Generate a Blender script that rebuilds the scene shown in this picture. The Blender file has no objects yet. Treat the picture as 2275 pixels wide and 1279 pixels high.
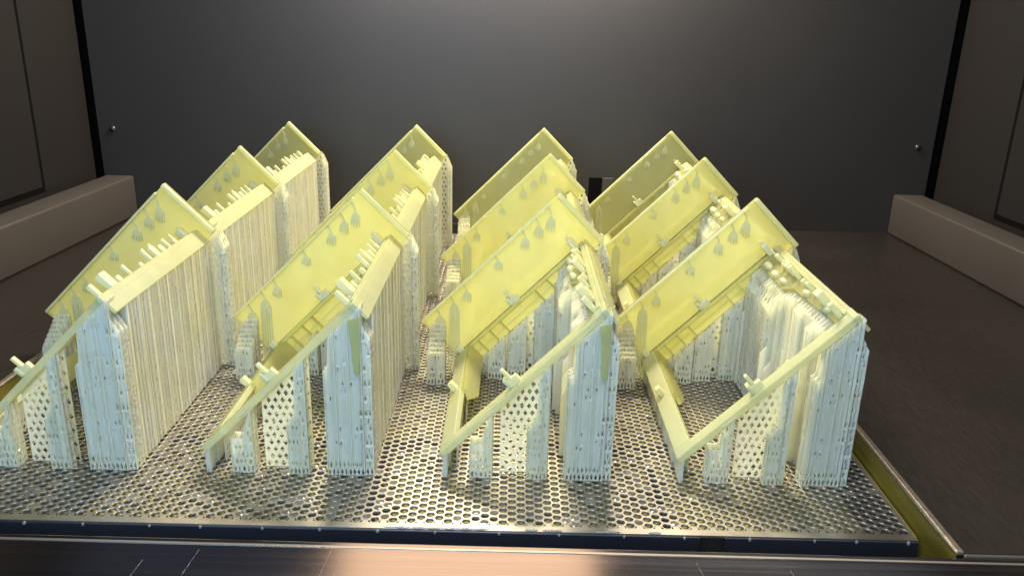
import bpy, bmesh, math, random
from mathutils import Vector, Matrix

# ------------------------------------------------------------------ camera
sc = bpy.context.scene
col = sc.collection
MM = 0.001

def look(pitch, roll, yaw):
    cy, sy, cp, sp = math.cos(yaw), math.sin(yaw), math.cos(pitch), math.sin(pitch)
    f = Vector((sy * cp, cy * cp, -sp)); r = Vector((cy, -sy, 0)); u = r.cross(f)
    c, s = math.cos(roll), math.sin(roll)
    r2 = c * r + s * u; u2 = -s * r + c * u
    return Matrix((r2, u2, -f)).transposed()

cam_data = bpy.data.cameras.new('camera')
cam = bpy.data.objects.new('camera', cam_data); col.objects.link(cam)
cam_data.sensor_width = 36.0
cam_data.lens = 36.0 * 1833.86 / 2275.0
cam_data.clip_start = 0.01; cam_data.clip_end = 50
cam.matrix_world = Matrix.Translation((0.19843, -0.53731, 0.24456)) @ look(0.32507, 0.02562, 0.00404).to_4x4()
sc.camera = cam

# ------------------------------------------------------------------ world, lamps, exposure
world = bpy.data.worlds.new('World'); sc.world = world
world.use_nodes = True
bg = world.node_tree.nodes['Background']
bg.inputs['Color'].default_value = (0.50, 0.62, 1.0, 1); bg.inputs['Strength'].default_value = 0.055

def area(name, loc, target, sx, sy, power, color):
    d = bpy.data.lights.new(name, 'AREA'); d.shape = 'RECTANGLE'; d.size = sx; d.size_y = sy
    d.energy = power; d.color = color
    o = bpy.data.objects.new(name, d); col.objects.link(o); o.location = loc
    o.rotation_euler = (Vector(target) - Vector(loc)).to_track_quat('-Z', 'Y').to_euler()
    return o
area('chamber_lamp', (0.17, 0.300, 0.60), (0.17, 0.280, 0.0), 0.34, 0.07, 9.8, (1.0, 0.88, 0.68))
area('wall_lamp', (0.19, 0.355, 0.36), (0.19, 0.387, 0.34), 0.36, 0.015, 2.3, (1.0, 0.84, 0.74))
area('sill_reflection_light', (0.165, -0.10, 0.40), (0.165, -0.10, 0.0), 0.235, 0.14, 0.17, (1.0, 0.64, 0.40))  # added unseen light, only there for the warm patch reflected in the sill
area('chamber_lamp_front', (0.28, -0.28, 0.50), (0.20, 0.02, 0.04), 0.55, 0.14, 2.3, (1.0, 0.90, 0.74))
area('room_lamp', (0.05, -0.62, 0.28), (0.16, 0.0, 0.04), 0.42, 0.24, 2.8, (0.34, 0.62, 1.0))

vs = sc.view_settings
vs.view_transform = 'Standard'; vs.look = 'None'; vs.exposure = 0.18; vs.gamma = 1.0; vs.use_curve_mapping = False
sc.cycles.use_denoising = True
sc.cycles.max_bounces = 10; sc.cycles.diffuse_bounces = 5; sc.cycles.transmission_bounces = 8
sc.cycles.sample_clamp_indirect = 4.0

# ------------------------------------------------------------------ materials
def new_mat(name):
    m = bpy.data.materials.new(name); m.use_nodes = True
    nt = m.node_tree; nt.nodes.clear()
    out = nt.nodes.new('ShaderNodeOutputMaterial')
    return m, nt, out

def noise(nt, scale, detail=4, vec=None, rough=0.5):
    n = nt.nodes.new('ShaderNodeTexNoise'); n.inputs['Scale'].default_value = scale
    n.inputs['Detail'].default_value = detail; n.inputs['Roughness'].default_value = rough
    if vec is not None: nt.links.new(vec, n.inputs['Vector'])
    return n.outputs['Fac']

def ramp(nt, fac, stops):
    r = nt.nodes.new('ShaderNodeValToRGB'); e = r.color_ramp.elements
    while len(e) < len(stops): e.new(0.5)
    for k, (p, c) in enumerate(stops):
        e[k].position = p; e[k].color = (c[0], c[1], c[2], 1) if not isinstance(c, float) else (c, c, c, 1)
    nt.links.new(fac, r.inputs['Fac'])
    return r.outputs['Color']

def mapping(nt, scale, rot=(0, 0, 0), coord='Object'):
    tc = nt.nodes.new('ShaderNodeTexCoord'); mp = nt.nodes.new('ShaderNodeMapping')
    mp.inputs['Scale'].default_value = scale; mp.inputs['Rotation'].default_value = rot
    nt.links.new(tc.outputs[coord], mp.inputs['Vector'])
    return mp.outputs['Vector']

def principled(nt, color=None, rough=0.5, metal=0.0, **kw):
    b = nt.nodes.new('ShaderNodeBsdfPrincipled')
    if color is not None:
        if hasattr(color, 'links'): nt.links.new(color, b.inputs['Base Color'])
        else: b.inputs['Base Color'].default_value = (*color, 1)
    if hasattr(rough, 'links'): nt.links.new(rough, b.inputs['Roughness'])
    else: b.inputs['Roughness'].default_value = rough
    b.inputs['Metallic'].default_value = metal
    for k, v in kw.items(): b.inputs[k].default_value = v
    return b

def bump(nt, height, b, strength=0.2, dist=0.001):
    n = nt.nodes.new('ShaderNodeBump'); n.inputs['Strength'].default_value = strength
    n.inputs['Distance'].default_value = dist
    nt.links.new(height, n.inputs['Height']); nt.links.new(n.outputs['Normal'], b.inputs['Normal'])

def resin_mat(name, front, through, mix, rough, dots=False, streak=False, clear=0.0):
    """cured photopolymer: part diffuse, part light shining through, wet gloss on top"""
    m, nt, out = new_mat(name)
    tc = mapping(nt, (1, 1, 1))
    big = noise(nt, 60, 3, tc)
    c1 = ramp(nt, big, [(0.3, tuple(v * 0.93 for v in front)), (0.7, tuple(min(1, v * 1.04) for v in front))])
    b = principled(nt, c1, rough, 0.0, **{'IOR': 1.5, 'Specular IOR Level': 0.5, 'Coat Weight': 0.5, 'Coat Roughness': 0.07})
    tr = nt.nodes.new('ShaderNodeBsdfTranslucent')
    tint = noise(nt, 14, 2, tc)
    c2 = ramp(nt, tint, [(0.34, (through[0], through[1] * 0.97, through[2] * 0.72)), (0.66, (through[0] * 0.96, through[1], min(1, through[2] * 1.35)))])
    if dots:
        vo = nt.nodes.new('ShaderNodeTexVoronoi'); vo.feature = 'F1'; vo.inputs['Scale'].default_value = 1.0
        vo.inputs['Randomness'].default_value = 0.12
        nt.links.new(mapping(nt, (265, 1, 265), (0, math.radians(45), 0)), vo.inputs['Vector'])
        d = ramp(nt, vo.outputs['Distance'], [(0.16, 1.0), (0.30, 0.0)])
        patch = ramp(nt, noise(nt, 22, 2, tc), [(0.45, 0.0), (0.60, 1.0)])
        mul = nt.nodes.new('ShaderNodeMath'); mul.operation = 'MULTIPLY'
        nt.links.new(d, mul.inputs[0]); nt.links.new(patch, mul.inputs[1])
        mul2 = nt.nodes.new('ShaderNodeMath'); mul2.operation = 'MULTIPLY'; mul2.inputs[1].default_value = 0.60
        nt.links.new(mul.outputs[0], mul2.inputs[0])
        mx = nt.nodes.new('ShaderNodeMix'); mx.data_type = 'RGBA'
        nt.links.new(mul2.outputs[0], mx.inputs['Factor']); nt.links.new(c2, mx.inputs['A'])
        mx.inputs['B'].default_value = (0.99, 0.95, 0.68, 1); c2 = mx.outputs['Result']
        mx = nt.nodes.new('ShaderNodeMix'); mx.data_type = 'RGBA'
        nt.links.new(mul2.outputs[0], mx.inputs['Factor']); nt.links.new(c1, mx.inputs['A'])
        mx.inputs['B'].default_value = (0.86, 0.87, 0.66, 1); nt.links.new(mx.outputs['Result'], b.inputs['Base Color'])
    nt.links.new(c2, tr.inputs['Color'])
    ms = nt.nodes.new('ShaderNodeMixShader'); ms.inputs['Fac'].default_value = mix
    nt.links.new(b.outputs['BSDF'], ms.inputs[1]); nt.links.new(tr.outputs['BSDF'], ms.inputs[2])
    if clear:
        rf = nt.nodes.new('ShaderNodeBsdfRefraction'); rf.inputs['IOR'].default_value = 1.18; rf.inputs['Roughness'].default_value = 0.32
        rf.inputs['Color'].default_value = (0.97, 0.97, 0.80, 1)
        m2 = nt.nodes.new('ShaderNodeMixShader'); m2.inputs['Fac'].default_value = clear
        nt.links.new(ms.outputs['Shader'], m2.inputs[1]); nt.links.new(rf.outputs['BSDF'], m2.inputs[2]); ms = m2
    nt.links.new(ms.outputs['Shader'], out.inputs['Surface'])
    v = mapping(nt, (900, 900, 25) if streak else (160, 160, 160))
    bump(nt, noise(nt, 1.0, 3, v), b, 0.55 if streak else 0.12, 0.0005)
    return m

M = {}
M['resin'] = resin_mat('frame resin', (0.76, 0.80, 0.52), (0.945, 0.925, 0.33), 0.62, 0.22, dots=True, clear=0.42)
M['fork'] = resin_mat('fork support resin', (0.74, 0.77, 0.55), (0.92, 0.91, 0.48), 0.52, 0.22)
M['lip'] = resin_mat('thick resin', (0.74, 0.78, 0.54), (0.91, 0.905, 0.46), 0.48, 0.20, clear=0.2)
M['clip'] = resin_mat('clip resin', (0.80, 0.81, 0.53), (0.88, 0.86, 0.44), 0.38, 0.25)
M['support'] = resin_mat('support resin', (0.94, 0.945, 0.87), (0.96, 0.96, 0.84), 0.52, 0.18, streak=True, clear=0.18)

m, nt, out = new_mat('perforated steel')
tc = mapping(nt, (1, 1, 1))
c = ramp(nt, noise(nt, 26, 5, tc), [(0.3, (0.33, 0.305, 0.265)), (0.6, (0.42, 0.39, 0.335)), (0.75, (0.48, 0.445, 0.385))])
r = ramp(nt, noise(nt, 40, 4, tc), [(0.35, 0.34), (0.7, 0.44)])
b = principled(nt, c, r, 0.9)
bump(nt, noise(nt, 500, 3, tc), b, 0.10, 0.0002)
nt.links.new(b.outputs['BSDF'], out.inputs['Surface']); M['plate'] = m

m, nt, out = new_mat('dark steel edge')
b = principled(nt, (0.05, 0.055, 0.075), 0.35, 0.7); nt.links.new(b.outputs['BSDF'], out.inputs['Surface']); M['edge'] = m

m, nt, out = new_mat('liquid resin')
c = ramp(nt, noise(nt, 18, 3, mapping(nt, (1, 1, 1))), [(0.35, (0.26, 0.235, 0.075)), (0.65, (0.34, 0.31, 0.11))])
b = principled(nt, c, 0.12, 0.0); nt.links.new(b.outputs['BSDF'], out.inputs['Surface']); M['liquid'] = m

m, nt, out = new_mat('resin film')
c = ramp(nt, noise(nt, 60, 2, mapping(nt, (1, 1, 1))), [(0.35, (0.10, 0.095, 0.085)), (0.65, (0.22, 0.205, 0.16))])
b = principled(nt, c, 0.07, 0.25); nt.links.new(b.outputs['BSDF'], out.inputs['Surface']); M['film'] = m

m, nt, out = new_mat('olive steel')
c = ramp(nt, noise(nt, 1, 4, mapping(nt, (30, 12, 120))), [(0.35, (0.13, 0.105, 0.014)), (0.65, (0.24, 0.20, 0.03))])  # mottled olive base colour for the vat wall
b = principled(nt, c, 0.3, 0.2); nt.links.new(b.outputs['BSDF'], out.inputs['Surface']); M['olive'] = m
m, nt, out = new_mat('dark gap')
b = principled(nt, (0.0012, 0.0012, 0.0014), 0.8, 0.0, **{'Specular IOR Level': 0.1}); nt.links.new(b.outputs['BSDF'], out.inputs['Surface']); M['gap'] = m
m, nt, out = new_mat('beam under plate')
b = principled(nt, (0.02, 0.016, 0.014), 0.4); nt.links.new(b.outputs['BSDF'], out.inputs['Surface']); M['beam'] = m

def brushed(name, c0, c1, rough0, rough1, rot, stretch=(3, 260, 3), metal=0.85, bstr=0.10):
    m, nt, out = new_mat(name)
    v = mapping(nt, stretch, (0, 0, rot))
    n = noise(nt, 1.0, 6, v, 0.65)
    sm = noise(nt, 9, 4, mapping(nt, (1, 1, 1)))
    c = ramp(nt, n, [(0.3, c0), (0.7, c1)])
    ad = nt.nodes.new('ShaderNodeMath'); ad.operation = 'ADD'
    ml = nt.nodes.new('ShaderNodeMath'); ml.operation = 'MULTIPLY'; ml.inputs[1].default_value = 0.5
    nt.links.new(n, ad.inputs[0]); nt.links.new(sm, ad.inputs[1]); nt.links.new(ad.outputs[0], ml.inputs[0])
    r = ramp(nt, ml.outputs[0], [(0.35, rough0), (0.65, rough1)])
    b = principled(nt, c, r, metal)
    bump(nt, n, b, bstr, 0.0004)
    nt.links.new(b.outputs['BSDF'], out.inputs['Surface'])
    return m
M['shelf'] = brushed('brushed shelf steel', (0.072, 0.063, 0.057), (0.086, 0.075, 0.068), 0.34, 0.44, math.radians(38), (500, 60, 3), 0.88, 0.03)
M['rim'] = brushed('rim steel', (0.50, 0.43, 0.35), (0.60, 0.52, 0.43), 0.22, 0.34, 0.0)
M['sill'] = brushed('brushed sill steel', (0.42, 0.40, 0.39), (0.54, 0.51, 0.48), 0.11, 0.19, 0.0, (2, 500, 2), 1.0)

def painted(name, c, rough, sc_=1400, strength=0.25):
    m, nt, out = new_mat(name)
    tc = mapping(nt, (1, 1, 1))
    cc = ramp(nt, noise(nt, 7, 4, tc), [(0.3, tuple(v * 0.92 for v in c)), (0.7, tuple(v * 1.06 for v in c))])
    b = principled(nt, cc, rough); bump(nt, noise(nt, sc_, 2, tc), b, strength, 0.0003)
    nt.links.new(b.outputs['BSDF'], out.inputs['Surface'])
    return m
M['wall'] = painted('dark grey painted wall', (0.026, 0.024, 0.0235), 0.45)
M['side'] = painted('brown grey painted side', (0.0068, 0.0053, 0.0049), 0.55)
M['pad'] = painted('grey painted pad', (0.044, 0.038, 0.034), 0.55)
m, nt, out = new_mat('screw steel'); b = principled(nt, (0.10, 0.095, 0.09), 0.4, 1.0)
nt.links.new(b.outputs['BSDF'], out.inputs['Surface']); M['screw'] = m
m, nt, out = new_mat('drop'); b = principled(nt, (0.45, 0.46, 0.46), 0.06, 0.0, **{'Transmission Weight': 0.6, 'IOR': 1.45})
nt.links.new(b.outputs['BSDF'], out.inputs['Surface']); M['drop'] = m

# ------------------------------------------------------------------ mesh helpers
def tag(o, label=None, cat=None, group=None, kind=None):
    if label: o['label'] = label
    if cat: o['category'] = cat
    if group: o['group'] = group
    if kind: o['kind'] = kind
    return o

def link(name, me, mat, parent=None):
    if mat is not None: me.materials.append(mat)
    o = bpy.data.objects.new(name, me); col.objects.link(o)
    if parent is not None: o.parent = parent
    return o

def mesh_from(name, V, F, smooth=False):
    me = bpy.data.meshes.new(name); me.from_pydata(V, [], F); me.update()
    if smooth: me.polygons.foreach_set('use_smooth', [True] * len(me.polygons))
    return me

def bm_mesh(name, bm):
    bmesh.ops.recalc_face_normals(bm, faces=bm.faces[:])
    me = bpy.data.meshes.new(name); bm.to_mesh(me); bm.free(); return me

def box_bm(x0, x1, y0, y1, z0, z1, bevel=0.0, fn=None, bm=None, seg=2):
    """a box (mm or m) with bevelled edges, optionally mapped through fn"""
    own = bm is None
    if own: bm = bmesh.new()
    vs_ = [bm.verts.new((x, y, z)) for x in (x0, x1) for y in (y0, y1) for z in (z0, z1)]
    q = [(0, 1, 3, 2), (4, 6, 7, 5), (0, 4, 5, 1), (2, 3, 7, 6), (0, 2, 6, 4), (1, 5, 7, 3)]
    fs = [bm.faces.new([vs_[i] for i in f]) for f in q]
    geo = vs_
    if bevel > 0:
        es = list({e for f in fs for e in f.edges})
        res = bmesh.ops.bevel(bm, geom=es, offset=bevel, segments=seg, affect='EDGES', profile=0.5, clamp_overlap=True)
        geo = list(set(res['verts']) | {v for v in vs_ if v.is_valid})
    if fn:
        for v in geo: v.co = fn(*v.co)
    return bm

def prism_bm(poly, t0, t1, fn, bm=None):
    """polygon of (p, q) extruded between t0 and t1; fn(p, t, q) -> point"""
    if bm is None: bm = bmesh.new()
    a = [bm.verts.new(fn(p, t0, q)) for p, q in poly]; b_ = [bm.verts.new(fn(p, t1, q)) for p, q in poly]
    n = len(poly)
    bm.faces.new(a); bm.faces.new(b_[::-1])
    for k in range(n): bm.faces.new((a[k], b_[k], b_[(k + 1) % n], a[(k + 1) % n]))
    return bm

ident = lambda x, y, z: Vector((x, y, z))
mmw = lambda x, y, z: Vector((x * MM, y * MM, z * MM))

# ------------------------------------------------------------------ the setting
PX, PY, X0, Z0 = 0.130, 0.15777, 0.00157, 0.09992
PLX0, PLX1, PLY0, PLY1 = -0.1165, 0.4048, -0.1880, 0.3785
SHZ = 0.011
RIML, RIMR, RIMB = -0.1225, 0.4095, 0.3815
WALLY = 0.387

def struct(name, bm, mat, parent=None):
    o = link(name, bm_mesh(name, bm), mat, parent)
    if parent is None: o['kind'] = 'structure'
    return o

# perforated plate: hexagonal lattice, rows run in depth
def make_plate():
    V, F = [], []
    px, py = 0.0046, 0.00531
    gx0 = -0.0318; gy0 = -0.1810
    R1, R2, N = 0.00228, 0.00211, 12
    ix0 = math.ceil((PLX0 + 0.004 - gx0) / px); ix1 = math.floor((PLX1 - 0.004 - gx0) / px)
    iy1 = int((PLY1 - 0.006 - gy0) / py)
    centers = []
    for ix in range(ix0, ix1 + 1):
        x = gx0 + ix * px; off = py / 2 if ix % 2 else 0.0
        for iy in range(iy1):
            y = gy0 + off + iy * py
            centers.append((x, y))
            base = len(V)
            for k in range(6):   # cell hexagon, pointing along x
                a = math.radians(60 * k); rr = py / math.sqrt(3)
                V.append((x + rr * math.cos(a), y + rr * math.sin(a), 0.0))
            # 12-point ring on the hexagon edges (corner, edge middle)
            for rad, z in ((R1, 0.0), (R2, -0.00022), (R2, -0.0014)):
                for k in range(N):
                    a = 2 * math.pi * k / N
                    V.append((x + rad * math.cos(a), y + rad * math.sin(a), z))
            h, r1, r2, r3 = base, base + 6, base + 18, base + 30
            for k in range(6):
                k2 = (k + 1) % 6; i0, i1, i2 = 2 * k, 2 * k + 1, (2 * k + 2) % N
                F.append((h + k, r1 + i1, r1 + i0)); F.append((h + k, h + k2, r1 + i1)); F.append((h + k2, r1 + i2, r1 + i1))
            for k in range(N):
                k2 = (k + 1) % N
                F.append((r1 + k, r1 + k2, r2 + k2, r2 + k)); F.append((r2 + k, r2 + k2, r3 + k2, r3 + k))
    me = mesh_from('perforated_plate', V, F)
    sm = [len(p.vertices) == 4 for p in me.polygons]
    me.polygons.foreach_set('use_smooth', sm)
    o = link('perforated_plate', me, M['plate']); o['kind'] = 'structure'
    # unperforated margin, saw-tooth gap to the hexagons covered from just below
    xs = [c[0] for c in centers]; ys = [c[1] for c in centers]
    xa, xb, ya, yb = min(xs), max(xs), min(ys), max(ys)
    bm = bmesh.new()
    e = 0.0006
    for (x0, x1, y0, y1) in ((PLX0, PLX1, PLY0, ya - 0.0023), (PLX0, PLX1, yb + 0.0021, PLY1),
                             (PLX0, xa - 0.0021, ya - 0.0023, yb + 0.0021), (xb + 0.0021, PLX1, ya - 0.0023, yb + 0.0021)):
        box_bm(x0, x1, y0, y1, -0.0014, -0.00008, 0, None, bm)
    link('plate_margin', bm_mesh('plate_margin', bm), M['plate'], o)
    # half-cells left open along the stagger at the front and back
    bm = bmesh.new()
    for ix in range(ix0, ix1 + 1):
        x = gx0 + ix * px
        if ix % 2:
            box_bm(x - 0.0016, x + 0.0016, ya - 0.0030, ya + py / 2 - 0.00262, -0.0014, -0.0001, 0, None, bm)
        else:
            yy = ya + (iy1 - 1) * py
            box_bm(x - 0.0016, x + 0.0016, yy + 0.00262, yb + 0.0030, -0.0014, -0.0001, 0, None, bm)
    link('plate_edge_web', bm_mesh('plate_edge_web', bm), M['plate'], o)
    return o, centers
plate, centers = make_plate()

# downturned front edge in two lengths, with a gap
for xa, xb in ((PLX0, 0.2965), (0.3085, PLX1)):
    bm = box_bm(xa, xb, PLY0 - 0.0012, PLY0 + 0.0004, -0.0130, -0.0006, 0.0004, ident)
    link('plate_apron', bm_mesh('plate_apron', bm), M['edge'], plate)

# resin films caught in some holes
rng = random.Random(4)
V, F = [], []
for (x, y) in centers:
    cx = (x - 0.15) / 0.3; near = math.exp(-((y + 0.10) / 0.12) ** 2)
    blot = math.sin(x * 61 + 1.3) * math.sin(y * 47 + x * 23) * 0.5 + 0.5
    if rng.random() < 0.05 + 0.24 * blot * math.exp(-cx * cx * 0.6):
        b0 = len(V); N = 12; lift = rng.uniform(-0.0001, 0.00045)
        for rad, z in ((0.00212, -0.00030), (0.00140, -0.00030 + lift * 0.7)):
            for k in range(N):
                a = 2 * math.pi * k / N; V.append((x + rad * math.cos(a), y + rad * math.sin(a), z))
        V.append((x, y, -0.0003 + lift))
        for k in range(N):
            k2 = (k + 1) % N
            F.append((b0 + k, b0 + k2, b0 + N + k2, b0 + N + k)); F.append((b0 + N + k, b0 + N + k2, b0 + 2 * N))
films = link('resin_film', mesh_from('resin_film', V, F, True), M['film'], plate)
films['kind'] = 'stuff'

# liquid resin just under the plate, and the beams that carry the plate
bm = box_bm(RIML + 0.0022, RIMR - 0.0022, PLY0 + 0.006, RIMB - 0.0002, -0.030, -0.0026, 0, ident)
o = struct('resin_surface', bm, M['liquid'])
for (xa, xb, ya, yb) in ((PLX0 + 0.001, PLX1 - 0.001, -0.1085, -0.0975), (PLX0 + 0.001, PLX1 - 0.001, 0.0605, 0.0715), (PLX0 + 0.001, PLX1 - 0.001, 0.2305, 0.2415),
                         (PLX0 + 0.001, PLX1 - 0.001, PLY0 + 0.0008, PLY0 + 0.0055), (0.128, 0.1335, PLY0 + 0.0060, -0.1086), (0.278, 0.2835, PLY0 + 0.003, -0.1086), (-0.020, -0.0145, PLY0 + 0.003, -0.1086),
                         (PLX1 - 0.022, PLX1 - 0.001, PLY0 + 0.003, -0.1086), (PLX1 - 0.022, PLX1 - 0.001, -0.097, 0.06)):
    bm = box_bm(xa, xb, ya, yb, -0.012, -0.0017, 0.0003, ident)
    struct('plate_beam', bm, M['beam'])

# resin drops and a bead along the front edge of the plate
def px2x(px_):   # photograph column on the front edge -> x
    return 0.1722 + (px_ - 1000) * 0.0002235
def drop_mesh(name, r):
    bm = bmesh.new(); bmesh.ops.create_icosphere(bm, subdivisions=2, radius=r)
    for v in bm.verts: v.co.z *= 1.15
    for f in bm.faces: f.smooth = True
    return bm_mesh(name, bm)
dm = drop_mesh('resin_drop', 0.00105); dm.materials.append(M['drop'])
for px_ in (189, 336, 448, 585, 712, 840, 967, 1109, 1242, 1386, 1520, 1665, 1809, 1902, 2017, 60, -80):
    d = bpy.data.objects.new('resin_drop', dm); col.objects.link(d); d.parent = plate
    d.location = (px2x(px_), PLY0 - 0.0011, -0.0012); s = rng.uniform(0.6, 1.05); d.scale = (s, s, s * rng.uniform(0.9, 1.3))
def bead(x0, x1, r):
    n = 26; V, F = [], []
    for k in range(n + 1):
        t = k / n; x = x0 + (x1 - x0) * t
        rr = r * (0.25 + 0.75 * min(1, 8 * t, 8 * (1 - t))) * (0.85 + 0.25 * math.sin(k * 1.7))
        for j in range(8):
            a = 2 * math.pi * j / 8; V.append((x, PLY0 + 0.0008 + rr * math.cos(a), -0.0001 + 0.7 * rr * math.sin(a)))
    for k in range(n):
        for j in range(8):
            j2 = (j + 1) % 8; F.append((k * 8 + j, k * 8 + j2, k * 8 + 8 + j2, k * 8 + 8 + j))
    return mesh_from('resin_bead', V, F, True)
for a, b_ in ((850, 1098), (1165, 1195), (1205, 1250), (1322, 1380), (1440, 1470)):
    link('resin_bead', bead(px2x(a), px2x(b_), 0.0009), M['drop'], plate)

# vat wall and shelves either side
for nm, xa, xb in (('shelf_right', RIMR, 0.80), ('shelf_left', -0.40, RIML)):
    SHF = -0.2130 if nm == 'shelf_right' else -0.2095
    bm = box_bm(xa, xb, SHF, WALLY, SHZ - 0.05, SHZ, 0.0, ident)
    sh = struct(nm, bm, M['shelf'])
    # raised, rounded metal lip around the vat
    if nm == 'shelf_right': la, lb = RIMR - 0.0012, RIMR + 0.0030
    else: la, lb = RIML - 0.0030, RIML + 0.0012
    bm = box_bm(la, lb, SHF - 0.0006, RIMB + 0.002, SHZ - 0.0012, SHZ + 0.0012, 0.0010, ident, None, 3)
    wa, wb = (RIMR - 0.0011, RIMR - 0.0001) if nm == 'shelf_right' else (RIML + 0.0001, RIML + 0.0011)
    wbm = box_bm(wa, wb, SHF, RIMB - 0.0002, -0.03, SHZ - 0.0013, 0.0, ident)
    link('vat_wall', bm_mesh('vat_wall', wbm), M['olive'], sh)
    lip = link('vat_lip', bm_mesh('vat_lip', bm), M['rim'], sh)
    bm = box_bm(xa if nm == 'shelf_left' else xa + 0.003, xb - 0.003 if nm == 'shelf_left' else xb, SHF - 0.0008, SHF + 0.0012, SHZ - 0.0040, SHZ - 0.0004, 0.0014, ident, None, 3)
    link('shelf_nosing', bm_mesh('shelf_nosing', bm), M['rim'], sh)
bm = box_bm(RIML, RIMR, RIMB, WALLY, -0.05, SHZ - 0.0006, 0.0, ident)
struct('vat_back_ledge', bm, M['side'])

# front sill: brushed bar with a fine step along its far edge
skew = lambda x, y, z: Vector((x, y - 0.0045 * x, z + (y + 0.2140) * math.tan(math.radians(18))))   # falls away towards the front
bm = box_bm(-0.40, 0.80, -0.40, -0.2140, -0.05, SHZ - 0.0006, 0.0004, skew)
sill = struct('front_sill', bm, M['sill'])
bm = box_bm(-0.40, 0.80, -0.2172, -0.2162, SHZ - 0.0006, SHZ - 0.0001, 0.00015, skew)
link('sill_step', bm_mesh('sill_step', bm), M['rim'], sill)

M['scratch'] = painted('bare scratch', (0.22, 0.20, 0.18), 0.5)
for (px_, y0, ln_, lean) in ((395, -0.2255, 0.014, 0.30), (500, -0.2195, 0.026, 0.28), (768, -0.2185, 0.024, 0.22), (790, -0.222, 0.020, 0.16),
                             (1512, -0.2200, 0.010, -0.35), (1700, -0.2225, 0.012, -0.40), (1900, -0.226, 0.010, -0.5), (60, -0.2255, 0.002, 0.9), (90, -0.2205, 0.002, 1.2)):
    x = px2x(px_)
    fn = lambda a, b_, z: skew(x - lean * b_ + a, y0 - b_, z)
    bm = bmesh.new(); n_ = 8
    for k in range(n_):
        w_ = 0.00016 * (0.4 + abs(math.sin(k * 2.3 + px_)))
        box_bm(-w_ / 2, w_ / 2, ln_ * k / n_, ln_ * (k + 0.8) / n_, SHZ - 0.00059, SHZ - 0.00054, 0.0, fn, bm)
    link('scratch', bm_mesh('scratch', bm), M['scratch'], sill)

# back wall
bm = box_bm(-0.262, 0.668, WALLY, WALLY + 0.004, -0.05, 0.60, 0.0, ident)
bw = struct('back_wall', bm, M['wall'])
for (x, z) in ((-0.2465, 0.1080), (0.651, 0.1095)):
    bm = bmesh.new(); bmesh.ops.create_uvsphere(bm, u_segments=16, v_segments=8, radius=0.0036)
    for v in bm.verts: v.co.y *= 0.55
    for f in bm.faces: f.smooth = True
    s = link('wall_screw', bm_mesh('wall_screw', bm), M['screw'], bw); s.location = (x, WALLY, z)
bm = box_bm(-0.40, 0.80, WALLY + 0.012, WALLY + 0.02, -0.05, 0.60, 0.0, ident)
struct('recess_behind_wall', bm, M['gap'])

# side walls with door panels
def side(sgn, xb, yb, skew, name):
    """wall running from the back towards the camera; skew = dx per metre"""
    fn = lambda t, n, z: Vector((xb + sgn * (n + skew * t), yb - t, z))
    bm = box_bm(0.0, 0.62, 0.0, 0.01, -0.05, 0.60, 0.0, fn)
    w = struct(name, bm, M['side'])
    return w, fn
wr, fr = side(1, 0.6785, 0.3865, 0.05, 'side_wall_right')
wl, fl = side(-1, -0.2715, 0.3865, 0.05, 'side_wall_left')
for w, fn, t0, zb in ((wr, fr, 0.118, 0.0625), (wl, fl, 0.102, 0.0625)):
    bm = box_bm(t0, 0.60, -0.0014, 0.0, zb, 0.59, 0.0006, fn)
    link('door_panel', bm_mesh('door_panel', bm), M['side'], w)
    bm = bmesh.new()
    box_bm(t0 - 0.0052, t0 - 0.0006, -0.0006, 0.0002, zb - 0.005, 0.59, 0.0, fn, bm)
    box_bm(t0 - 0.0006, 0.60, -0.0006, 0.0002, zb - 0.005, zb - 0.0006, 0.0, fn, bm)
    link('door_gap', bm_mesh('door_gap', bm), M['gap'], w)

# padded guide blocks beside the walls
def pad(sgn, xb, width, top, name, label):
    fn = lambda t, n, z: Vector((xb + sgn * (n + 0.045 * t), 0.3862 - t, z))
    bm = box_bm(0.0, 0.55, 0.0, width, SHZ + 0.0003, top, 0.0022, fn, None, 3)
    o = link(name, bm_mesh(name, bm), M['pad'])
    for f in o.data.polygons: f.use_smooth = True
    o.data.set_sharp_from_angle(angle=math.radians(35)) if hasattr(o.data, 'set_sharp_from_angle') else None
    return tag(o, label, 'guide block', 'long grey guide blocks on the shelves')
pad(1, 0.632, 0.0335, 0.0565, 'guide_block', 'long brownish grey guide block on the shelf along the right side wall')
pad(-1, -0.2285, 0.0315, 0.0565, 'guide_block', 'long grey guide block on the shelf along the left side wall')

# small socket on the back wall
sock = bpy.data.objects.new('wall_socket', None); col.objects.link(sock); sock.location = (0.2935, WALLY, 0.045)
tag(sock, 'small dark rectangular socket in the back wall between two printed frames', 'socket')
bm = box_bm(-0.0075, 0.0075, -0.0012, -0.0002, -0.02, 0.022, 0.0004, ident); link('socket_opening', bm_mesh('socket_opening', bm), M['gap'], sock)
bm = box_bm(0.0077, 0.020, -0.0018, -0.0002, -0.02, 0.022, 0.0004, ident); link('socket_cover', bm_mesh('socket_cover', bm), M['pad'], sock)

# ------------------------------------------------------------------ one printed frame
C45 = math.sqrt(0.5)
Z0M = Z0 / MM
def L(a, d, h):
    """frame coordinates (mm): a along the panel, d towards the front, h across the panel -> metres"""
    return Vector((((a - 131) * C45 - h * C45) * MM, -d * MM, (Z0M + (a - 131) * C45 + h * C45) * MM))
Ladh = lambda a, d, h: L(a, d, h)
def under(h):            # height above the plate of the line h = const at a given x (mm)
    return lambda x, y=0: Z0M + x + 2 * h * C45

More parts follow.
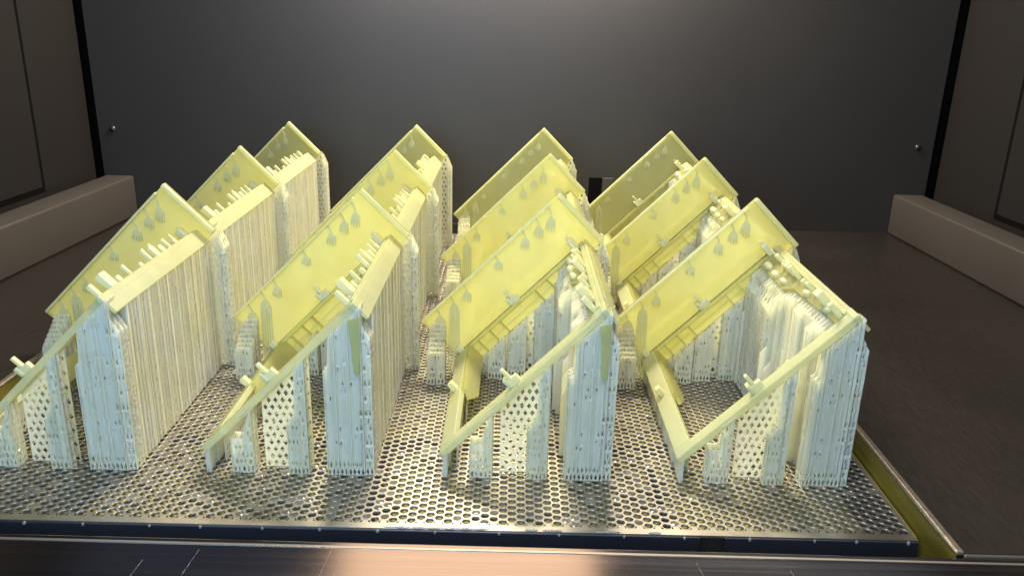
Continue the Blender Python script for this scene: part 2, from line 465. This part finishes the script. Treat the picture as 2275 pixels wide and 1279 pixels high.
def build_frame():
    root = bpy.data.objects.new('printed_frame', None); col.objects.link(root)
    rnd = random.Random(11)
    def part(name, bm, mat, parent=root): return link(name, bm_mesh(name, bm), mat, parent)
    # back panel
    bm = box_bm(0, 131, 0, 2.0, 0, 44, 0.35, Ladh)
    panel = part('back_panel', bm, M['resin'])
    bm = box_bm(127.6, 131.4, 1.9, 5.4, 0.2, 44.2, 0.9, Ladh, None, 3); part('end_lip', bm, M['lip'], panel)
    bm = box_bm(2, 122.5, 1.9, 5.2, 42.4, 44.3, 0.45, Ladh); part('top_lip', bm, M['lip'], panel)
    bm = box_bm(3, 118, 0.1, 1.9, -4.5, 0.0, 0.0, Ladh); part('lower_strip', bm, M['resin'], panel)
    bm = box_bm(3, 118, 1.9, 6.6, 6.6, 9.4, 0.7, Ladh, None, 3); part('ledge', bm, M['resin'], panel)
    for a in (19, 30, 40, 73, 84, 94, 105):
        bm = box_bm(a - 0.35, a + 0.35, 1.9, 5.6, -4.3, 6.8, 0.0, Ladh); part('rib', bm, M['resin'], panel)
    # forks: little comb supports hanging on the panel under the top lip (plane of the panel)
    def fork(a, h, ln, tower=None):
        p = L(a, 0, h); x, z = p.x / MM, p.z / MM
        s = ln / 16.0
        body = [(0, 0), (1.1, 0.2), (3.4, -3.4), (3.9, -6.2 * s), (6.2, -8.6 * s), (6.4, -11.5 * s)]
        t = [(6.2, -16 * s), (5.7, -16 * s), (5.5, -12.5 * s), (4.7, -12.5 * s), (4.5, -16.6 * s), (3.9, -16.6 * s), (3.5, -12.5 * s), (2.7, -12.5 * s),
             (2.4, -15.8 * s), (1.8, -15.8 * s), (1.5, -12 * s), (0.9, -12 * s), (0.6, -14.6 * s), (0.1, -14.6 * s)]
        rest = [(0.3, -10.6 * s), (1.4, -8.2 * s), (3.0, -6.0 * s), (2.5, -3.8)]
        if tower:
            zb = -(z - tower)
            t = [(7.2, -12 * s), (7.4, zb + 4), (7.2, zb)]
            for q, up in ((6.2, 6), (4.6, 1), (3.0, 9), (1.2, 3)):
                t += [(q, zb), (q - 0.1, -12 * s - up), (q - 0.7, -12 * s - up), (q - 0.9, zb)]
            t += [(-0.6, zb), (-0.6, zb + 12), (0.2, -14 * s)]
        poly = [(x + px_, z + pz) for px_, pz in body + t + rest]
        bm = prism_bm(poly, 2.15, 3.5, lambda p_, t_, q_: Vector((p_ * MM, -t_ * MM, q_ * MM)))
        part('fork_support', bm, M['fork'], panel)
    for a, h, ln in ((118.5, 43.6, 17.5), (107.5, 43.6, 14.5), (95, 43.6, 14), (70, 43.6, 11), (40, 43.6, 13)): fork(a, h, ln)
    fork(27.5, 43.6, 14, tower=0.2); fork(14, 43.6, 13, tower=0.2)
    # front rail
    bm = box_bm(0, 122, 130.5, 139, 5.4, 9.4, 0.5, Ladh); fr_ = part('front_rail', bm, M['lip'])
    bm = box_bm(118.6, 122.3, 128, 139.3, 4.4, 9.8, 0.6, Ladh); part('rail_corner', bm, M['lip'], fr_)
    bm = box_bm(30, 40, 138.9, 139.5, 6.6, 7.6, 0.2, Ladh); part('rail_mark', bm, M['support'], fr_)
    # left rail with a deeper inner web that ends in a slanted cut
    bm = box_bm(0.1, 11, 2, 130.6, 5.6, 9.3, 0.5, Ladh); lr = part('left_rail', bm, M['lip'])
    poly = [(2.5, 9.1), (2.5, -4.2), (66, -4.2), (80, 3.0), (74, 5.7), (74, 9.1)]
    bm = prism_bm(poly, 11.0, 13.2, lambda d, a, h: L(a, d, h)); part('inner_web', bm, M['resin'], lr)
    # right rail: shelf that narrows to the front, and its outer wall
    poly = [(2, 103.5), (58, 103.5), (66, 108), (128, 111), (131, 111), (131, 120.2), (2, 120.2)]
    bm = prism_bm(poly, 6.0, 8.6, lambda d, h, a: L(a, d, h)); rr = part('right_rail', bm, M['resin'])
    bm = box_bm(119.8, 122.0, 2.0, 138.4, -2.2, 9.6, 0.6, Ladh, None, 3); part('outer_wall', bm, M['lip'], rr)
    bm = box_bm(117.0, 119.9, 3.0, 130, 8.4, 10.4, 0.5, Ladh); part('inner_bead', bm, M['lip'], rr)
    # clips standing up from the rails: block + pin
    def clip(a, d, h0, h1, wa, wd, pin=0, parent=rr, mat='clip'):
        bm = box_bm(a - wa / 2, a + wa / 2, d - wd / 2, d + wd / 2, h0 - 0.4, h1, 0.6, Ladh)
        c = part('clip', bm, M[mat], parent)
        if pin:
            bm = box_bm(a - wa * 0.2, a + wa * 0.2, d - wd / 2 - 1.0, d - wd / 2 + 0.5, h0 - 0.4, h1 + pin, 0.4, Ladh)
            part('clip_pin', bm, M[mat], c)
    for d, h, w1, w2, pin in ((24, 14, 3.2, 3.4, 4), (34, 18, 2.6, 2.2, 0), (44, 15.5, 3.8, 4.4, 0), (53, 18, 4.2, 5, 2), (62, 19.5, 3, 2, 0), (75, 13.5, 3, 3, 0),
                              (90, 18, 2.6, 2.2, 0), (103, 14.5, 3.6, 3.6, 0), (112, 20.5, 4.6, 6.5, 0), (127, 18.5, 3, 3, 0)):
        clip(115.2, d, 8.6, h, w1, w2, pin)
    for d, a, r in ((20, 107, 3.6), (37, 106.5, 3.2), (52, 107, 2.8), (84, 111.5, 2.8), (112, 113, 3.4)):   # rounded bosses on the inner shelf
        bm = bmesh.new(); bmesh.ops.create_uvsphere(bm, u_segments=14, v_segments=8, radius=1.0)
        for v in bm.verts: v.co = L(a + v.co.x * r * 0.8, d + v.co.y * r * 1.4, 9.2 + v.co.z * r)
        for f in bm.faces: f.smooth = True
        part('boss', bm, M['clip'], rr)
    # cross-shaped clips
    def cross(a, d, h0, parent, back):
        bm = box_bm(a - 4.2, a + 4.2, d - 1.6, d + 1.6, h0 - 0.4, h0 + 4.6, 0.6, Ladh); c = part('clip', bm, M['clip'], parent)
        bm = box_bm(a - 1.0, a + 1.0, d - 1.4, d + 1.4, h0 + 4.2, h0 + 11.5, 0.5, Ladh); part('clip_pin', bm, M['clip'], c)
        bm = box_bm(a - 4.0, a - 1.6, d - 2.6, d + 2.6, h0 + 0.5, h0 + 6.5, 0.6, Ladh); part('clip_tab', bm, M['clip'], c)
    cross(58, 4.2, 9.3, panel, True); cross(58, 134.5, 9.3, fr_, False)
    clip(114, 5.5, 8.6, 17.5, 4.6, 5, 2, panel); clip(6, 5.0, 9.2, 13.5, 4.5, 3.6, 0, panel); clip(6.0, 66, 9.2, 15, 3.8, 5, 0, lr)

    # ---------------- supports (mm, x relative to the frame, y towards the back)
    def sheet(V, F, p0, p1, top, cw=3.9, ch=4.0, hole=0.55, keep=1.0, zb=0.0, th=0.45, base_hole=0.75, cor=0.0):
        """thin wall from p0 to p1 on the plate, with staggered diamond openings, cut along top(x, y)"""
        dx, dy = p1[0] - p0[0], p1[1] - p0[1]; ln = math.hypot(dx, dy)
        if ln < 0.5: return
        ux, uy = dx / ln, dy / ln; nx, ny = -uy * th / 2, ux * th / 2
        n = max(1, round(ln / cw)); w = ln / n
        tab = [rnd.uniform(-cor, cor) for _ in range(2 * n + 1)]
        def P(s, z):
            x, y = p0[0] + ux * s, p0[1] + uy * s
            t = min(z, top(x, y))
            if cor:
                o_ = tab[max(0, min(2 * n, round(s / (w / 2))))] + 0.12 * cor * math.sin(s * 3.1 + z * 1.7)
                x, y = x - uy * o_, y + ux * o_
            return x, y, t
        zmax = max(top(*p0), top(*p1))
        k = 0; z = zb
        while z < zmax - 0.05 and k < 60:
            offs = (w / 2 if k % 2 else 0.0)
            cells = [(offs + j * w, offs + (j + 1) * w) for j in range(n)]
            if k % 2: cells = [(0, w / 2)] + cells[:-1] + [(ln - w / 2, ln)]
            for s0, s1 in cells:
                a0, a1 = P(s0, z), P(s1, z)
                if z >= min(top(a0[0], a0[1]), 1e9) - 0.02 and z >= top(a1[0], a1[1]) - 0.02: continue
                full = s1 - s0 > w * 0.8
                t1 = min(top(a0[0], a0[1]), top(a1[0], a1[1]))
                hs = base_hole if z < 8 else hole
                has = full and z + ch * 0.8 < t1 and (rnd.random() < keep or z < 8)
                cs = [(s0, z), (s1, z), (s1, z + ch), (s0, z + ch)]
                b0 = len(V)
                if not has:
                    sm = (s0 + s1) / 2
                    for sg in (1, -1):
                        for s, zz in cs + [(sm, z), (sm, z + ch)]:
                            x, y, q = P(s, zz); V.append(((x + nx * sg) * MM, (y + ny * sg) * MM, q * MM))
                    for o_, fl_ in ((0, 1), (6, -1)):
                        for f in ((0, 4, 5, 3), (4, 1, 2, 5)): F.append(tuple(b0 + o_ + i for i in f[::fl_]))
                    if s0 < 0.01: F.append((b0 + 3, b0 + 9, b0 + 6, b0))
                    if s1 > ln - 0.01: F.append((b0 + 1, b0 + 7, b0 + 8, b0 + 2))
                    continue
                sm, zm = (s0 + s1) / 2, z + ch / 2; rs, rz = (s1 - s0) / 2 * hs, ch / 2 * min(0.95, hs * 1.35)
                j = lambda: 1 + rnd.uniform(-0.12, 0.12)
                ds = [(sm, zm - rz * j()), (sm + rs * j(), zm), (sm, zm + rz * j()), (sm - rs * j(), zm)]
                for sg in (1, -1):
                    for s, zz in cs + ds:
                        x, y, q = P(s, zz); V.append(((x + nx * sg) * MM, (y + ny * sg) * MM, q * MM))
                f1 = [(0, 1, 4), (1, 5, 4), (1, 2, 5), (2, 6, 5), (2, 3, 6), (3, 7, 6), (3, 0, 7), (0, 4, 7)]
                for t in f1:
                    F.append(tuple(b0 + i for i in t)); F.append(tuple(b0 + 8 + i for i in t[::-1]))
                for i in range(4):
                    a_, b2 = 4 + i, 4 + (i + 1) % 4; F.append((b0 + a_, b0 + b2, b0 + 8 + b2, b0 + 8 + a_))
                if s0 < 0.01: F.append((b0 + 3, b0 + 11, b0 + 8, b0))
                if s1 > ln - 0.01: F.append((b0 + 1, b0 + 9, b0 + 10, b0 + 2))
            z += ch; k += 1
    def wall(name, segs, top, **kw):
        V, F = [], []
        for p0, p1 in segs: sheet(V, F, p0, p1, top, **kw)
        return link(name, mesh_from(name, V, F), M['support'], root)
    def tower(x0, x1, y0, y1, top, nx=None, ny=None, keep=0.25, hole=0.5, cw=2.3, ch=4.4, cor=0.5):
        nx = nx or max(2, round((x1 - x0) / 2.3) + 1); ny = ny or max(2, round(abs(y1 - y0) / 4.5) + 1)
        segs = []
        for i in range(nx):
            x = x0 + (x1 - x0) * i / (nx - 1); segs.append(((x, y0 - (0.9, 0.0, 0.5)[i % 3]), (x, y1)))
        for k in range(ny):
            y = y0 + (y1 - y0) * k / (ny - 1); segs.append(((x0, y), (x1, y)))
        return wall('support_tower', segs, top, keep=keep, hole=hole, cw=cw, ch=ch, cor=cor)
    rail = under(5.6)
    # front rail supports
    tower(-82, -70, -139.5, -131.5, lambda x, y=0: min(rail(x), 20.5 if x < -75.5 else 22.5 + (x + 75.5) * 3.4), keep=0.85, hole=0.6, nx=4, ny=2)
    wall('support_wall', [((-66, -132.5), (-39, -132.5))], rail, keep=1.0, hole=0.66, ch=4.3)
    tower(-51, -40, -140.2, -136.2, lambda x, y=0: min(rail(x), 29.5 + (x + 52) * 1.1 if x < -47 else (rail(x) if x > -46 else 35)), keep=0.55, hole=0.5)
    tower(-30, -9.5, -140.2, -131.2, lambda x, y=0: min(rail(x), 62 + (x + 30) * 0.9 if x < -27 else 1e9), nx=10, ny=3, keep=0.14, hole=0.45, cor=0.5)
    tower(-9.2, -4.8, -139.2, -130.5, lambda x, y=0: min(rail(x) - 3, Z0M - 11 - (x + 9.2) * 1.8), nx=3, ny=3, keep=0.7, hole=0.5)
    # left rail: scalloped outer wall, inner wall
    y = -138.6; k = 0
    while y < -8:
        x = -97.2 + (0.9 if k % 2 else 0); y2 = min(y + 9.6, -6)
        tz = under(5.7)(-95.3)
        poly = [(y, 0), (y2, 0), (y2, tz - 2.5), (y2 - 2.4, tz + 1.0), (y + 0.6, tz + 1.0), (y, tz - 1)]
        bm = prism_bm(poly, x, x + 2.6, lambda p_, t_, q_: Vector((t_ * MM, p_ * MM, q_ * MM)))
        part('support_fin', bm, M['support']); y += 10.4; k += 1
    wall('support_wall', [((-90, -128), (-90, -6)), ((-87.6, -78), (-87.6, -6))], lambda x, y=0: under(5.6)(x) if x < -89 else under(-3.9)(x) + 6, keep=0.2, hole=0.35)
    # right rail: a fin every few millimetres, tied by walls that run along the rail
    meshes = {}
    y = -126.5; k = 0
    grp = [0, 0, 0, -2.5, -2.5, 1.5, 1.5, 1.5, -1, -1, -1, 2.5]
    while y < -2:
        xi = -25.5 + grp[k % 12]; xo = -5.4 + (0.5 if k % 3 == 0 else 0)
        if y > -60: xi -= 1.8
        fw = (0.45, 0.9, 0.6, 1.1)[k % 4]; low = 3.6 if (k // 3) % 2 else 0.8; zc = 34 + 22 * ((k * 7) % 5) / 5
        poly = [(xi - low, 0), (xo, 0), (xo, under(-2.0)(xo) + 0.5), (-8.8, under(-1.0)(-8.8)), (-10.5, under(6.2)(-10.5)), (xi, under(6.2)(xi)), (xi, zc + low * 1.4), (xi - low, zc)]
        bm = prism_bm(poly, -y - fw, -y + fw, lambda p_, t_, q_: Vector((p_ * MM, -t_ * MM, q_ * MM)))
        part('support_fin', bm, M['support']); y += 4.15 if k % 5 else 5.3; k += 1
    wall('support_wall', [((-5.9, -128), (-5.9, -3))], lambda x, y=0: under(-1.9)(x), keep=0.3, hole=0.5, cor=0.4, cw=2.1, ch=4.2)
    wall('support_wall', [((-14.5, -128), (-14.5, -3)), ((-21.5, -128), (-21.5, -3))], under(6.1), keep=0.35, hole=0.4, cw=2.1, ch=4.2)
    # under the lower strip of the panel
    strip = under(-4.2)
    tower(-84, -77, -3.5, 1.5, strip, keep=0.9, hole=0.55)
    tower(-76, -65, -10.5, -1.5, lambda x, y=0: min(strip(x) + (0 if y > -5 else 2), 14 + (x + 76) * 2.2), keep=0.35)
    wall('support_wall', [((-83, 0.6), (-31, 0.6))], strip, keep=0.85, hole=0.5)
    tower(-62.5, -50.5, -6.0, 0.0, strip, keep=0.4)
    tower(-44.5, -33.5, -3.5, 3.0, lambda x, y=0: min(strip(x), Z0M - 4), keep=0.4)
    tower(-31.5, -27, -52, -4, lambda x, y=0: min(under(6.2)(x), 70 + (x + 31.5) * 2), nx=2, ny=11, keep=0.25)
    # tower that carries the two long forks
    tower(-117.5, -106, -22, -4, lambda x, y=0: min(24 + (y + 22) * 0.75, 20 + (x + 117.5) * 3.0 + (y + 22) * 0.75), nx=6, ny=7, keep=0.3, hole=0.5)
    # beyond the end of the right rail, under the panel's low corner and behind it
    pb = lambda x, y=0: min(Z0M + x - 0.3 if x < 0 else Z0M - 3 - x * 3.0, Z0M)
    wall('support_wall', [((-14, 2.6), (-0.5, 2.6)), ((-14, 5.8), (-0.5, 5.8))], under(0.4), keep=1.0, hole=0.6, cw=3.4, ch=4.6)
    tower(-0.5, 4.2, 1.2, 8.5, lambda x, y=0: Z0M - 2.5 - max(0, x) * 2.4, nx=3, ny=3, keep=0.8, hole=0.5)
    return root

proto = build_frame()

def copy_tree(o, parent=None):
    c = o.copy(); col.objects.link(c); c.parent = parent
    for ch in o.children: copy_tree(ch, c)
    return c

ROWS = ('front sill row', 'middle row', 'back wall row')
COLS = ('column next to the left side wall', 'second column from the left side wall',
        'second column from the right side wall', 'column next to the right side wall')
n = 0
for j in range(3):
    for i in range(4):
        o = proto if n == 0 else copy_tree(proto)
        o.location = (X0 + i * PX, j * PY, 0.0)
        tag(o, 'tilted yellow resin frame, ' + ROWS[j] + ', ' + COLS[i], 'printed frame', 'printed frames standing on the perforated plate')
        n += 1
        if j == 0 and i in (1, 2):     # cured run of resin down the corner tower
            poly = [(-15.5, 93), (-9.5, 93), (-9.8, 70), (-10.6, 62), (-12.6, 60), (-13.6, 64), (-14.2, 76)]
            poly = [(x, min(z, under(5.0)(x))) for x, z in poly]
            bm = prism_bm(poly, 140.6, 141.6, lambda p_, t_, q_: Vector((p_ * MM, -t_ * MM, q_ * MM)))
            link('resin_run', bm_mesh('resin_run', bm), M['resin'], o)
